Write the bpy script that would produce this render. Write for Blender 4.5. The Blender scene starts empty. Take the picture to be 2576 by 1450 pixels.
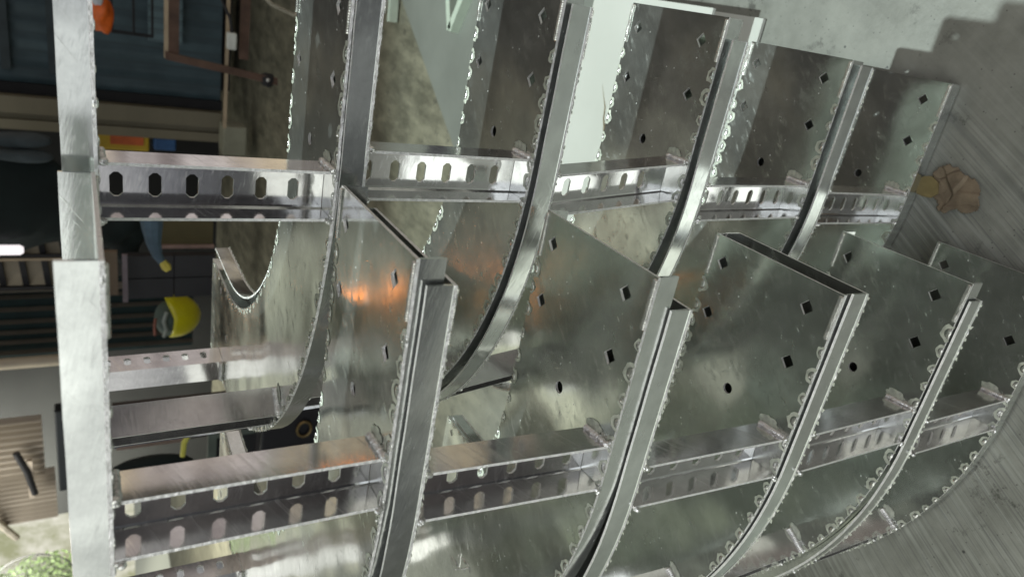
import bpy, math, random
from mathutils import Vector, Matrix
random.seed(7)
scene = bpy.context.scene
S = 0.1                       # one measuring unit = 10 cm
PI = math.pi

# ---------------------------------------------------------------- camera
# local measuring axes: p runs along the rungs (straight down to the floor), q to the lower
# side of the picture, r into depth.  world = (-q, r, -p)
def W(p, q, r):
    return Vector((-q * S, r * S, -p * S))
CAMROT = ((0.8546346, -0.1824812, -0.4861073), (-0.0385245, 0.9113426, -0.4098422), (0.5177988, 0.3689923, 0.7718349))
def dirw(v):
    return Vector((-v[1], v[2], -v[0]))
cam_d = bpy.data.cameras.new('camera'); cam = bpy.data.objects.new('camera', cam_d)
scene.collection.objects.link(cam)
cx, cy, cz = dirw(CAMROT[0]), -dirw(CAMROT[1]), -dirw(CAMROT[2])
cam.matrix_world = Matrix(((cx.x, cy.x, cz.x, 0), (cx.y, cy.y, cz.y, 0), (cx.z, cy.z, cz.z, 0), (0, 0, 0, 1)))
cam_d.sensor_width = 36; cam_d.lens = 36 * 1769.0 / 2576
cam_d.clip_start = 0.01; cam_d.clip_end = 200
cam_d.dof.use_dof = True; cam_d.dof.focus_distance = 0.66; cam_d.dof.aperture_fstop = 8
cam_d.lens_unit = 'MILLIMETERS'
scene.camera = cam

# ---------------------------------------------------------------- exposure and world
vs = scene.view_settings
vs.view_transform = 'Standard'; vs.look = 'None'; vs.exposure = 0.12; vs.gamma = 1; vs.use_curve_mapping = False
world = bpy.data.worlds.new('World'); scene.world = world; world.use_nodes = True
wt = world.node_tree; wn = wt.nodes; wl = wt.links
for n in list(wn): wn.remove(n)
def N(nodes, typ, **kw):
    n = nodes.new(typ)
    for k, v in kw.items(): setattr(n, k, v)
    return n
wo = N(wn, 'ShaderNodeOutputWorld'); bg = N(wn, 'ShaderNodeBackground'); tc = N(wn, 'ShaderNodeTexCoord')
sep = N(wn, 'ShaderNodeSeparateXYZ'); wl.new(tc.outputs['Generated'], sep.inputs[0])
def wramp(sock, stops):
    r = N(wn, 'ShaderNodeValToRGB'); wl.new(sock, r.inputs[0])
    el = r.color_ramp.elements
    while len(el) > 1: el.remove(el[-1])
    el[0].position = stops[0][0]; el[0].color = (*stops[0][1], 1)
    for p_, c_ in stops[1:]:
        e = el.new(p_); e.color = (*c_, 1)
    return r.outputs[0]
def wmath(op, a, b):
    m = N(wn, 'ShaderNodeMath', operation=op)
    for i, v in enumerate((a, b)):
        if isinstance(v, (int, float)): m.inputs[i].default_value = v
        else: wl.new(v, m.inputs[i])
    return m.outputs[0]
def wmix(f, a, b, t='MIX'):
    m = N(wn, 'ShaderNodeMix', data_type='RGBA', blend_type=t)
    if isinstance(f, (int, float)): m.inputs[0].default_value = f
    else: wl.new(f, m.inputs[0])
    for i, v in ((6, a), (7, b)):
        if isinstance(v, tuple): m.inputs[i].default_value = (*v, 1)
        else: wl.new(v, m.inputs[i])
    return m.outputs[2]
# the workshop around: darker behind the stack, lighter open side behind the camera and towards the gate
yy = wmath('ADD', wmath('MULTIPLY', sep.outputs[1], 0.5), 0.5)
xx = wmath('ADD', wmath('MULTIPLY', sep.outputs[0], 0.5), 0.5)
base = wramp(yy, [(0.0, (.35, .375, .44)), (0.22, (.24, .26, .285)), (0.45, (.075, .078, .076)), (0.72, (.032, .029, .025)), (1.0, (.022, .020, .017))])
side = wramp(xx, [(0.0, (.34, .365, .33)), (0.3, (.25, .268, .24)), (0.42, (.026, .025, .022)), (0.62, (.012, .012, .012)), (0.74, (.24, .20, .185)), (0.85, (.50, .42, .40)), (1.0, (.58, .51, .50))])
side = wmix(1.0, side, wramp(yy, [(0.25, (.12, .12, .12)), (0.5, (1, 1, 1))]), 'MULTIPLY')
base = wmix(1.0, base, wramp(xx, [(0.48, (1, 1, 1)), (0.6, (.3, .3, .3))]), 'MULTIPLY')
zz = wmath('ADD', wmath('MULTIPLY', sep.outputs[2], 0.5), 0.5)
base = wmix(1.0, base, wramp(zz, [(0.40, (.15, .15, .15)), (0.485, (1, 1, 1))]), 'MULTIPLY')
col = wmix(1.0, base, side, 'ADD')
vor = N(wn, 'ShaderNodeTexVoronoi', feature='SMOOTH_F1'); vor.inputs['Scale'].default_value = 4.5
mp = N(wn, 'ShaderNodeMapping'); mp.inputs['Scale'].default_value = (1.0, 2.2, 1.0); mp.inputs['Rotation'].default_value = (.2, .1, .3)
wl.new(tc.outputs['Generated'], mp.inputs[0]); wl.new(mp.outputs[0], vor.inputs['Vector'])
vs_ = N(wn, 'ShaderNodeSeparateColor'); wl.new(vor.outputs['Color'], vs_.inputs[0])
cells = wramp(vs_.outputs[0], [(0.0, (.45, .45, .45)), (0.5, (.9, .88, .85)), (0.84, (1.3, 1.25, 1.2)), (0.95, (2.6, 2.6, 2.6))])  # bright window-like cells invented for the steel to mirror
col = wmix(1.0, col, cells, 'MULTIPLY')
st = N(wn, 'ShaderNodeTexNoise'); st.inputs['Scale'].default_value = 5; st.inputs['Detail'].default_value = 2
mp2 = N(wn, 'ShaderNodeMapping', vector_type='TEXTURE'); mp2.inputs['Rotation'].default_value = (.5, .3, .9); mp2.inputs['Scale'].default_value = (5, .5, 1)
wl.new(tc.outputs['Generated'], mp2.inputs[0]); wl.new(mp2.outputs[0], st.inputs['Vector'])
col = wmix(1.0, col, wramp(st.outputs['Fac'], [(0.0, (.45, .45, .45)), (.48, (.72, .72, .72)), (.57, (1.3, 1.29, 1.2)), (.68, (3.2, 3.15, 2.8))]), 'MULTIPLY')  # light streaks invented for the steel to mirror
wl.new(col, bg.inputs[0]); bg.inputs[1].default_value = 1.15; wl.new(bg.outputs[0], wo.inputs[0])

# ---------------------------------------------------------------- lamps
def lamp(name, kind, loc, energy, color, size, target=None):
    d = bpy.data.lights.new(name, kind); o = bpy.data.objects.new(name, d); scene.collection.objects.link(o)
    o.location = loc; d.energy = energy; d.color = color
    if kind == 'AREA':
        d.shape = 'DISK'; d.size = size
    else: d.shadow_soft_size = size
    if target is not None:
        o.rotation_euler = (target - loc).to_track_quat('-Z', 'Y').to_euler()
    return o
key = lamp('ceiling_lamp', 'SPOT', W(-39.6, 6.3, 18.9), 860, (.86, .98, .96), 0.045, W(6, .5, 9))
key.data.spot_size = math.radians(42); key.data.spot_blend = .4
fill = lamp('camera_side_fill', 'AREA', W(-16, -2, -18), 10, (.88, .92, 1.0), 3.6, W(4, 3, 5)); fill.data.spread = math.radians(70)  # soft fill added on the camera side to brighten the flanges
low = lamp('floor_fill', 'AREA', W(1, 11, -7), 6.0, (1.0, 1.0, .92), 2.2, W(9.6, 5, 2.2)); low.data.spread = math.radians(95)  # fill added out of view to brighten the near floor
gate = lamp('cladding_fill', 'AREA', W(-12, 34, 38), 22, (1.0, .97, .9), .8, W(-4, 33, 46))  # lamp added out of view, close by, to brighten the corrugated cladding

# ---------------------------------------------------------------- materials
def mat(name):
    m = bpy.data.materials.new(name); m.use_nodes = True
    nt = m.node_tree; b = nt.nodes['Principled BSDF']
    return m, nt, b
def mix_rgb(nt, f, a, b, t='MIX'):
    m = N(nt.nodes, 'ShaderNodeMix', data_type='RGBA', blend_type=t)
    if isinstance(f, (int, float)): m.inputs[0].default_value = f
    else: nt.links.new(f, m.inputs[0])
    for i, v in ((6, a), (7, b)):
        if isinstance(v, tuple): m.inputs[i].default_value = (*v, 1)
        else: nt.links.new(v, m.inputs[i])
    return m.outputs[2]
def noise(nt, scale, detail=4, rough=.55, stretch=None, rot=None, coord='Object'):
    t = N(nt.nodes, 'ShaderNodeTexCoord'); n = N(nt.nodes, 'ShaderNodeTexNoise')
    n.inputs['Scale'].default_value = scale; n.inputs['Detail'].default_value = detail; n.inputs['Roughness'].default_value = rough
    mp = N(nt.nodes, 'ShaderNodeMapping', vector_type='TEXTURE')
    if stretch: mp.inputs['Scale'].default_value = tuple(1 / x for x in stretch)
    if rot: mp.inputs['Rotation'].default_value = rot
    nt.links.new(t.outputs[coord], mp.inputs[0]); nt.links.new(mp.outputs[0], n.inputs['Vector'])
    return n.outputs['Fac']
def ramp(nt, sock, lo, hi, a=0.0, b=1.0):
    r = N(nt.nodes, 'ShaderNodeMapRange'); r.inputs[1].default_value = lo; r.inputs[2].default_value = hi
    r.inputs[3].default_value = a; r.inputs[4].default_value = b; r.clamp = True
    nt.links.new(sock, r.inputs[0]); return r.outputs[0]
def bump(nt, b, sock, strength, dist):
    n = N(nt.nodes, 'ShaderNodeBump'); n.inputs['Strength'].default_value = strength; n.inputs['Distance'].default_value = dist
    nt.links.new(sock, n.inputs['Height'])
    if b.inputs['Normal'].is_linked:
        nt.links.new(b.inputs['Normal'].links[0].from_socket, n.inputs['Normal'])
    nt.links.new(n.outputs[0], b.inputs['Normal'])

def sheet_metal(name, colr=(.66, .68, .66), rough=.2, metallic=.9, wobble=.25, scratch=.35, haze=.5):
    m, nt, b = mat(name)
    big = noise(nt, 7, 3)
    fine = noise(nt, 60, 6, .7)
    scr = noise(nt, 70, 3, .6, (1, .05, 6), (.3, .2, .1))
    scr2 = noise(nt, 110, 3, .6, (6, 1, .06), (.5, .9, .4))
    c = mix_rgb(nt, ramp(nt, fine, .35, .75), tuple(x * .86 for x in colr), tuple(min(1, x * 1.08) for x in colr))
    nt.links.new(c, b.inputs['Base Color'])
    sw = noise(nt, 9, 7, .75, (.35, 1, 2.2), (.4, .3, .8))
    mm = N(nt.nodes, 'ShaderNodeMath', operation='SUBTRACT'); nt.links.new(ramp(nt, big, .3, .7, metallic - .08 * haze, metallic), mm.inputs[0]); nt.links.new(ramp(nt, sw, .48, .72, 0, .16 * haze), mm.inputs[1])
    nt.links.new(mm.outputs[0], b.inputs['Metallic'])
    r1 = N(nt.nodes, 'ShaderNodeMath', operation='ADD')
    nt.links.new(ramp(nt, big, .3, .75, rough * .65, rough * 1.5), r1.inputs[0]); nt.links.new(ramp(nt, scr, .55, .8, 0, .18), r1.inputs[1])
    nt.links.new(r1.outputs[0], b.inputs['Roughness'])
    bump(nt, b, noise(nt, 5, 2), wobble, .012)
    bump(nt, b, scr, scratch * .25, .0003)
    bump(nt, b, ramp(nt, scr2, .66, .74), scratch * .35, .0002)
    return m
M_web = sheet_metal('stainless_web', (.68, .71, .67), .15, .96, .55, .6, .4)
M_flange = sheet_metal('stainless_flange', (.66, .685, .66), .15, .95, .45, .5, .5)
M_rung = sheet_metal('stainless_rung', (.74, .73, .725), .1, .965, .1, .3, .3)
def dust(m):
    nt = m.node_tree; b = nt.nodes['Principled BSDF']; t = N(nt.nodes, 'ShaderNodeTexCoord'); v = N(nt.nodes, 'ShaderNodeTexVoronoi'); v.inputs['Scale'].default_value = 130
    nt.links.new(t.outputs['Object'], v.inputs[0]); sc = N(nt.nodes, 'ShaderNodeSeparateColor'); nt.links.new(v.outputs['Color'], sc.inputs[0])
    msk = N(nt.nodes, 'ShaderNodeMath', operation='MULTIPLY'); nt.links.new(ramp(nt, v.outputs['Distance'], .05, .13, 1, 0), msk.inputs[0]); nt.links.new(ramp(nt, sc.outputs[0], .80, .86), msk.inputs[1])
    old = b.inputs['Metallic'].links[0].from_socket; sb_ = N(nt.nodes, 'ShaderNodeMath', operation='SUBTRACT'); sb_.use_clamp = True
    nt.links.new(old, sb_.inputs[0]); nt.links.new(msk.outputs[0], sb_.inputs[1]); nt.links.new(sb_.outputs[0], b.inputs['Metallic'])
dust(M_web)
def simple(name, colr, rough=.7, metallic=0., var=.25, scale=12, bumps=.2, stretch=None):
    m, nt, b = mat(name)
    n = noise(nt, scale, 5, .6, stretch)
    c = mix_rgb(nt, ramp(nt, n, .3, .7), tuple(x * (1 - var) for x in colr), tuple(min(1, x * (1 + var)) for x in colr))
    nt.links.new(c, b.inputs['Base Color']); b.inputs['Roughness'].default_value = rough; b.inputs['Metallic'].default_value = metallic
    if bumps: bump(nt, b, n, bumps, .004)
    return m
M_cut = simple('saw_cut_edge', (.82, .82, .8), .42, .75, .15, 300, .6)
M_bead = simple('weld_bead_metal', (.72, .73, .70), .27, .92, .25, 120, .5)
M_halo = simple('weld_heat_halo', (.55, .58, .50), .5, .55, .3, 160, .4)
M_burn = simple('weld_burn', (.33, .29, .27), .5, .5, .4, 120, .6)
M_ripple = simple('weld_ripple_metal', (.66, .66, .645), .25, .9, .25, 150, .7)

# ---------------------------------------------------------------- mesh builder
class MB:
    def __init__(s): s.v = []; s.f = []; s.mi = []; s.sm = []
    def add(s, vs, fs, mi=0, smooth=False):
        o = len(s.v); s.v += [tuple(v) for v in vs]
        for f in fs:
            s.f.append(tuple(i + o for i in f)); s.mi.append(mi); s.sm.append(smooth)
    def box(s, a, b, mi=0):
        (x0, y0, z0), (x1, y1, z1) = a, b
        v = [(x, y, z) for x in (x0, x1) for y in (y0, y1) for z in (z0, z1)]
        s.add(v, [(0, 1, 3, 2), (4, 6, 7, 5), (0, 4, 5, 1), (2, 3, 7, 6), (0, 2, 6, 4), (1, 5, 7, 3)], mi)
    def tube(s, pts, rad, n=8, mi=0):
        pts = [Vector(p) for p in pts]; rings = []
        for i, p in enumerate(pts):
            t = (pts[min(i + 1, len(pts) - 1)] - pts[max(i - 1, 0)]).normalized()
            a = t.orthogonal().normalized(); 
            if i and rings:
                a = (pa - t * pa.dot(t)).normalized()
            pa = a; b = t.cross(a)
            rr = rad[i] if isinstance(rad, (list, tuple)) else rad
            rings.append([p + (a * math.cos(2 * PI * k / n) + b * math.sin(2 * PI * k / n)) * rr for k in range(n)])
        vs = [v for r in rings for v in r]; fs = []
        for i in range(len(rings) - 1):
            for k in range(n):
                fs.append((i * n + k, i * n + (k + 1) % n, (i + 1) * n + (k + 1) % n, (i + 1) * n + k))
        fs.append(tuple(range(n))[::-1]); fs.append(tuple((len(rings) - 1) * n + k for k in range(n)))
        s.add(vs, fs, mi, True)
    def blob(s, c, ax, ay, az, mi=0, n=8, m=5):
        c = Vector(c); ax, ay, az = Vector(ax), Vector(ay), Vector(az); vs = [c + az]; fs = []
        for i in range(1, m):
            th = PI * i / m
            for k in range(n):
                ph = 2 * PI * k / n
                vs.append(c + az * math.cos(th) + (ax * math.cos(ph) + ay * math.sin(ph)) * math.sin(th))
        vs.append(c - az)
        for k in range(n):
            fs.append((0, 1 + k, 1 + (k + 1) % n)); fs.append((len(vs) - 1, 1 + (m - 2) * n + (k + 1) % n, 1 + (m - 2) * n + k))
        for i in range(m - 2):
            for k in range(n):
                fs.append((1 + i * n + k, 1 + (i + 1) * n + k, 1 + (i + 1) * n + (k + 1) % n, 1 + i * n + (k + 1) % n))
        s.add(vs, fs, mi, True)
    def build(s, name, mats, parent=None, base=(0, 0, 0), sharp=35, raw=False):
        me = bpy.data.meshes.new(name); b = Vector(base)
        vv = [W(*v) - W(*b) for v in s.v] if not raw else s.v
        me.from_pydata([tuple(v) for v in vv], [], s.f); me.validate(); 
        for m in (mats if isinstance(mats, (list, tuple)) else [mats]): me.materials.append(m)
        if len(me.polygons) == len(s.mi):
            me.polygons.foreach_set('material_index', s.mi); me.polygons.foreach_set('use_smooth', s.sm)
        me.update()
        import bmesh
        bm = bmesh.new(); bm.from_mesh(me); bmesh.ops.recalc_face_normals(bm, faces=bm.faces); bm.to_mesh(me); bm.free()
        if any(s.sm): me.set_sharp_from_angle(angle=math.radians(sharp))
        o = bpy.data.objects.new(name, me); scene.collection.objects.link(o)
        if parent is not None: o.parent = parent
        elif not raw: o.location = W(*b)
        return o
def tag(o, label, cat=None, group=None, kind=None):
    if label: o['label'] = label
    if cat: o['category'] = cat
    if group: o['group'] = group
    if kind: o['kind'] = kind
    return o
def empty(name, base, label, cat, group=None):
    o = bpy.data.objects.new(name, None); scene.collection.objects.link(o); o.location = W(*base)
    o.empty_display_size = .05
    return tag(o, label, cat, group)

def plate2d(outline, holes, thick):
    """flat plate with real holes: returns verts (x,y,z) with z in [0,thick] and faces with side flag"""
    cu = bpy.data.curves.new('tmp', 'CURVE'); cu.dimensions = '2D'; cu.fill_mode = 'BOTH'; cu.extrude = thick / 2
    for loop in [outline] + holes:
        sp = cu.splines.new('POLY'); sp.points.add(len(loop) - 1); sp.use_cyclic_u = True
        for i, p in enumerate(loop): sp.points[i].co = (p[0], p[1], 0, 1)
    ob = bpy.data.objects.new('tmp', cu); scene.collection.objects.link(ob)
    dg = bpy.context.evaluated_depsgraph_get(); me = bpy.data.meshes.new_from_object(ob.evaluated_get(dg))
    vs = [(v.co.x, v.co.y, v.co.z + thick / 2) for v in me.vertices]
    fs = [(tuple(p.vertices), abs(p.normal.z) < .5) for p in me.polygons]
    bpy.data.objects.remove(ob); bpy.data.curves.remove(cu); bpy.data.meshes.remove(me)
    return vs, fs

TH = .024
def profile(e, r0, st, Ro, Rw=1.5, leg=1.15):
    """outer and inner edge polylines of the bent side rail in (q, r), each with outward normals"""
    qt = e + st; rc = r0 + Ro; out = []; inn = []
    def seg(R):
        pts = []
        rr = rc - R
        for i in range(8): pts.append((e + st * i / 8, rr, 0.0))
        n = 44
        for i in range(n + 1):
            a = PI / 2 * i / n; pts.append((qt + R * math.sin(a), rc - R * math.cos(a), a))
        for i in range(1, 6): pts.append((qt + R, rc + leg * i / 5, PI / 2))
        return pts
    return seg(Ro), seg(Ro - Rw)
def walk(pts, step, start=0., jitter=.15):
    """points at even spacing along a polyline: (q, r, a)"""
    res = []; acc = -start
    for (q0, r0, a0), (q1, r1, a1) in zip(pts, pts[1:]):
        L = math.hypot(q1 - q0, r1 - r0)
        while acc + L >= 0 and L > 0:
            t = (-acc) / L
            if t > 1: break
            res.append((q0 + (q1 - q0) * t, r0 + (r1 - r0) * t, a0 + (a1 - a0) * t)); acc -= step * (1 + random.uniform(-jitter, jitter))
        acc += L
    return res

def rail(root, base, P, side, e, r0, st, Ro, label=None):
    """side=+1: right-hand rail (inner face towards -p, flanges towards +p); side=-1: mirrored"""
    out, inn = profile(e, r0, st, Ro)
    outline = [(q + random.uniform(-.0015, .0015), r) for q, r, a in out] + [(q, r) for q, r, a in inn[::-1]]
    def sq(cq, cr, h=.072):
        return [(cq - h, cr), (cq, cr + h), (cq + h, cr), (cq, cr - h)]
    def circ(cq, cr, R=.055, n=14):
        return [(cq + R * math.cos(2 * PI * k / n), cr + R * math.sin(2 * PI * k / n)) for k in range(n)]
    rc = r0 + Ro; qo = e + st + Ro; re_ = rc + 1.15
    holes = [sq(e + .25, r0 + .29), sq(e + .79, r0 + .28), sq(e + .25, r0 + 1.32), sq(e + .79, r0 + 1.32), circ(e + 1.38, r0 + .79),
             sq(qo - .29, re_ - .25), sq(qo - .28, re_ - .79), sq(qo - 1.32, re_ - .25), sq(qo - 1.32, re_ - .79), circ(qo - .79, re_ - 1.32)]
    vs, fs = plate2d(outline, holes, TH)
    mb = MB()
    v3 = [(P + (z if side > 0 else -z), x, y) for x, y, z in vs]
    mb.add(v3, [f for f, s in fs if not s], 0); mb.add(v3, [f for f, s in fs if s], 1)
    web = mb.build('side_rail', [M_web, M_cut], root, base)
    if label: web['label'] = label
    # flanges
    for nm, pts, inward in (('outer', out, 1), ('inner', inn, -1)):
        fb = MB(); vs = []; fs = []
        wd = .205
        for q, r, a in pts:
            nq, nr = -math.sin(a) * inward, math.cos(a) * inward      # from the edge into the web
            wob = wd + .0012 * math.sin(q * 9 + r * 7)
            for dp, dn in ((TH, .004), (wob, .004), (wob, .004 + TH), (TH, .004 + TH)):
                vs.append((P + side * dp, q + nq * dn, r + nr * dn))
        n = len(pts)
        for i in range(n - 1):
            for k in range(4):
                fs.append((i * 4 + k, i * 4 + (k + 1) % 4, (i + 1) * 4 + (k + 1) % 4, (i + 1) * 4 + k))
        fs += [(0, 1, 2, 3), ((n - 1) * 4 + 3, (n - 1) * 4 + 2, (n - 1) * 4 + 1, (n - 1) * 4)]
        fb.add(vs, fs, 0, True)
        for i, k in enumerate(fb.f):
            if i < (n - 1) * 4 and i % 4 == 1: fb.mi[i] = 1; fb.sm[i] = False
        fb.build('flange', [M_flange, M_cut], web, base)
    # stitch welds along both seams, inside face and flange corner
    for pts, inward in ((out, 1), (inn, -1)):
        wb = MB(); hb = MB()
        if side > 0:
            runs = walk(pts, .21, .55, .22)
        else: runs = walk(pts, .23, .1, .2)
        for q, r, a in runs:
            nq, nr = -math.sin(a) * inward, math.cos(a) * inward
            tq, tr = math.cos(a), math.sin(a)
            s = random.uniform(.7, 1.25)
            d = .012
            L = .04 * s
            wb.blob((P - side * .002, q + nq * d, r + nr * d), (0, tq * L * random.uniform(.7, 1.2), tr * L), (0, nq * .02 * s, nr * .02 * s), (.008 * s, 0, 0))
            for _ in range(1):
                u1, u2 = random.uniform(-.035, .035), random.uniform(-.004, .03); s2 = random.uniform(.4, 1)
                wb.blob((P - side * .003, q + tq * u1 + nq * u2, r + tr * u1 + nr * u2), (0, tq * .013 * s2, tr * .013 * s2), (0, nq * .011 * s2, nr * .011 * s2), (.008 * s2, 0, 0), 0, 6, 4)
            if random.random() < .35:
                wb.blob((P - side * .004, q + tq * .02 + nq * .03, r + tr * .02 + nr * .03), (0, tq * .011, tr * .011), (0, nq * .011, nr * .011), (.012, 0, 0), 0, 6, 4)
            # heat halo: an irregular open ring on the sheet
            k0 = []; k1 = []
            nn = 11
            for k in range(nn):
                ph = PI * (-.08 + 1.16 * k / (nn - 1)); ja = random.uniform(.85, 1.15)
                Ro_, Ri_ = .074 * s * ja, .045 * s
                k0.append((P - side * .0035, q + tq * Ro_ * math.cos(ph) + nq * Ro_ * math.sin(ph), r + tr * Ro_ * math.cos(ph) + nr * Ro_ * math.sin(ph)))
                k1.append((P - side * .0035, q + tq * Ri_ * math.cos(ph) + nq * Ri_ * math.sin(ph), r + tr * Ri_ * math.cos(ph) + nr * Ri_ * math.sin(ph)))
            hb.add(k0 + k1, [(k, k + 1, nn + k + 1, nn + k) for k in range(nn - 1)], 1)
            # bump outside on the flange
            if random.random() < .3: wb.blob((P + side * .012, q - nq * .001, r - nr * .001), (0, tq * L * .6, tr * L * .6), (0, nq * .007, nr * .007), (.01, 0, 0), 0, 7, 4)
            if side < 0:
                if random.random() < .55: wb.blob((P + .002, q + nq * .02, r + nr * .02), (0, tq * .04, tr * .04), (0, nq * .022, nr * .022), (.013 * s, 0, 0))
        # long rippled end bead
        i = 0; x = .03
        while x < .42:
            wb.blob((P - side * .006, e + x, (r0 if inward > 0 else r0 + 1.5) + inward * .018), (0, .014, 0), (0, 0, .024), (.014, 0, 0), 0, 7, 4); x += .019
        off = len(wb.v); wb.v += hb.v; wb.f += [tuple(i + off for i in f) for f in hb.f]; wb.mi += hb.mi; wb.sm += hb.sm
        wb.build('weld_seam', [M_bead, M_halo], web, base)
    return web

def rung(root, base, PL, PR, gL, gR, which):
    """U-channel between the two rails; mouth on the outer curve. g = (e, r0, st, Ro)"""
    H = .41; D = .31; T = .022
    def frame(g):
        e, r0, st, Ro = g
        if which == 0:
            ti = math.radians(0 if Ro < 4.8 else -4.5); o = (e + 1.45, r0 + .012); t = (math.cos(ti), math.sin(ti)); n = (-math.sin(ti), math.cos(ti))
        elif which < 4:
            a = math.radians((0, 40.5, 62, 90)[which] if Ro < 4.8 else (0, 25, 52, 79)[which]); a2 = a + H / 2 / Ro
            o = (e + st + Ro * math.sin(a), r0 + Ro - Ro * math.cos(a)); t = (math.cos(a2), math.sin(a2)); n = (-math.sin(a2), math.cos(a2))
            o = (o[0] + n[0] * .012, o[1] + n[1] * .012)
        return o, t, n
    (oL, tL, nL), (oR, tR, nR) = frame(gL), frame(gR)
    def L(u, a, d):            # u 0..1 along the rung, a along height, d depth from mouth
        x = [oL[i] + tL[i] * a + nL[i] * d for i in (0, 1)]; y = [oR[i] + tR[i] * a + nR[i] * d for i in (0, 1)]
        return (PL + .003 + (PR - PL - .006) * u, x[0] + (y[0] - x[0]) * u, x[1] + (y[1] - x[1]) * u)
    mb = MB(); n = 7
    length = PR - PL
    holes = []; x = .11
    while x < length - .08:
        w = .043; h = .09; c = .235; k = .028
        holes.append([(x - w, c - h + k), (x - w, c + h - k), (x - w + k, c + h), (x + w - k, c + h), (x + w, c + h - k), (x + w, c - h + k), (x + w - k, c - h), (x - w + k, c - h)])
        x += .25
    vs, fs = plate2d([(0, T), (length, T), (length, H - T), (0, H - T)], holes, T)
    v3 = [L(x / length, y, D - T + z) for x, y, z in vs]
    mb.add(v3, [f for f, s in fs if not s], 0); mb.add(v3, [f for f, s in fs if s], 1)
    for a0, a1 in ((0, T), (H - T, H)):
        v = [L(u, a, d) for u in (0, 1) for a in (a0, a1) for d in (0, D)]
        mb.add(v, [(0, 1, 3, 2), (4, 6, 7, 5), (0, 2, 6, 4), (1, 5, 7, 3)], 0)
        mb.add(v, [(0, 4, 5, 1), (2, 3, 7, 6)], 0)
        for i in range(len(mb.f) - 4, len(mb.f) - 3): mb.mi[i] = 1
    for a0, sg_ in ((T, 1), (H - T, -1)):
        k_ = .02; v = [L(u, a0 + sg_ * x, D - T - y) for u in (0, 1) for x, y in ((0, k_), (k_ * .3, k_ * .3), (k_, 0))]
        mb.add(v, [(0, 1, 4, 3), (1, 2, 5, 4)], 0)
    o = mb.build('rung', [M_rung, M_cut], root, base)
    for u, sg, big in ((1, -1, 1), (0, 1, .75)):
        wb = MB(); cb_ = MB()
        # rippled bead on top of the upper flange end
        k = 0; d = .012
        while d < D * .93:
            c = Vector(L(u, -.012, d)) + Vector((sg * .02, 0, 0)); s = big * random.uniform(.85, 1.15)
            nrm = Vector(L(u, 0, .1)) - Vector(L(u, 0, 0)); nrm.normalize(); up = Vector(L(u, 0, 0)) - Vector(L(u, .1, 0)); up.normalize()
            wb.blob(c, nrm * .019 * s, Vector((.036 * s, 0, 0)), up * .026 * s, 1, 9, 6); d += .021; k += 1
        # heat halo on the rail web around the bead
        cen = Vector(L(u, -.03, D * .86)) + Vector((-sg * .0 + (.0005 if u else 0) * -1, 0, 0))
        ring0 = []
        pw = (PR - .0045) if u else (PL + .0045)
        nn = 22
        for k in range(nn):
            ph = 2 * PI * k / nn; R_ = random.uniform(.06, .082) * big
            a_, d_ = -.055 + R_ * .78 * math.sin(ph), D * .74 + R_ * 1.5 * math.cos(ph)
            v = L(u, a_, d_); ring0.append((pw, v[1], v[2]))
        wb.add(ring0, [tuple(range(nn))], 2)
        for aa in (.0, H):
            c = Vector(L(u, aa, .0)) + Vector((sg * .015, 0, 0))
            for q_ in range(3):
                s = random.uniform(.7, 1.2)
                j = Vector((random.uniform(-.012, .02) * sg, random.uniform(-.015, .015), random.uniform(-.015, .01)))
                (cb_ if aa else wb).blob(c + j, (0.026 * s, 0, 0), (0, .022 * s, 0), (0, 0, .024 * s), 0)
        d = .05
        while d < D:
            c = Vector(L(u, H + .004, d)) + Vector((sg * .008, 0, 0)); cb_.blob(c, (.016, 0, 0), (0, .016, 0), (0, 0, .018), 0, 7, 4); d += .05
        wb.build('rung_weld', [M_bead, M_ripple, M_halo], o, base); cb_.build('corner_weld', [M_bead], o, base)
    return o

GU = 'cable ladder elbows stacked in the rear row'
GL = 'cable ladder elbows stacked in the front row'
SU, RU = 1.5, 4.45
SL, RL = 1.7, 5.0
# (left P, right P, left (e,r0), right (e,r0), label)
ROWU = [
 (.10, 1.70, (.0, 5.24), (.0, 5.27), 'rear row ladder elbow furthest left, shiny steel, with the dark workshop seen through it'),
 (1.93, 3.49, (-.2, 5.22), (-.2, 5.28), 'rear row ladder elbow of shiny steel with mottled olive floor seen through it'),
 (3.74, 5.43, (-.09, 5.20), (-.26, 5.31), 'rear row ladder elbow in front of the pale cracked panel, cut end near picture top'),
 (5.67, 7.40, (-.07, 5.20), (-.12, 5.24), 'rear row ladder elbow second up from the floor, wide bluish lit strip on its plate'),
 (7.67, 9.40, (-.08, 5.14), (-.09, 5.18), 'lowest rear row ladder elbow, lying on the floor beside the torn brown paper'),
]
ROWL = [
 (.08, 1.70, (1.47, 3.58), (1.50, 3.60), 'front row ladder elbow furthest left, broad bluish flange and orange glare on its plate'),
 (1.98, 3.49, (1.66, 3.55), (1.59, 3.39), 'front row ladder elbow second from the left, with a sharp upper plate corner'),
 (3.89, 5.43, (1.85, 3.35), (1.72, 3.17), 'middle front row ladder elbow, ending in an open box shaped pair of rails'),
 (5.71, 7.43, (1.70, 3.13), (1.68, 3.14), 'front row ladder elbow second up from the floor, rippled shiny weld at its top corner'),
 (7.69, 9.36, (1.86, 3.10), (1.78, 3.05), 'lowest front row ladder elbow, its curved edge resting on the grooved grey floor'),
]
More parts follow.
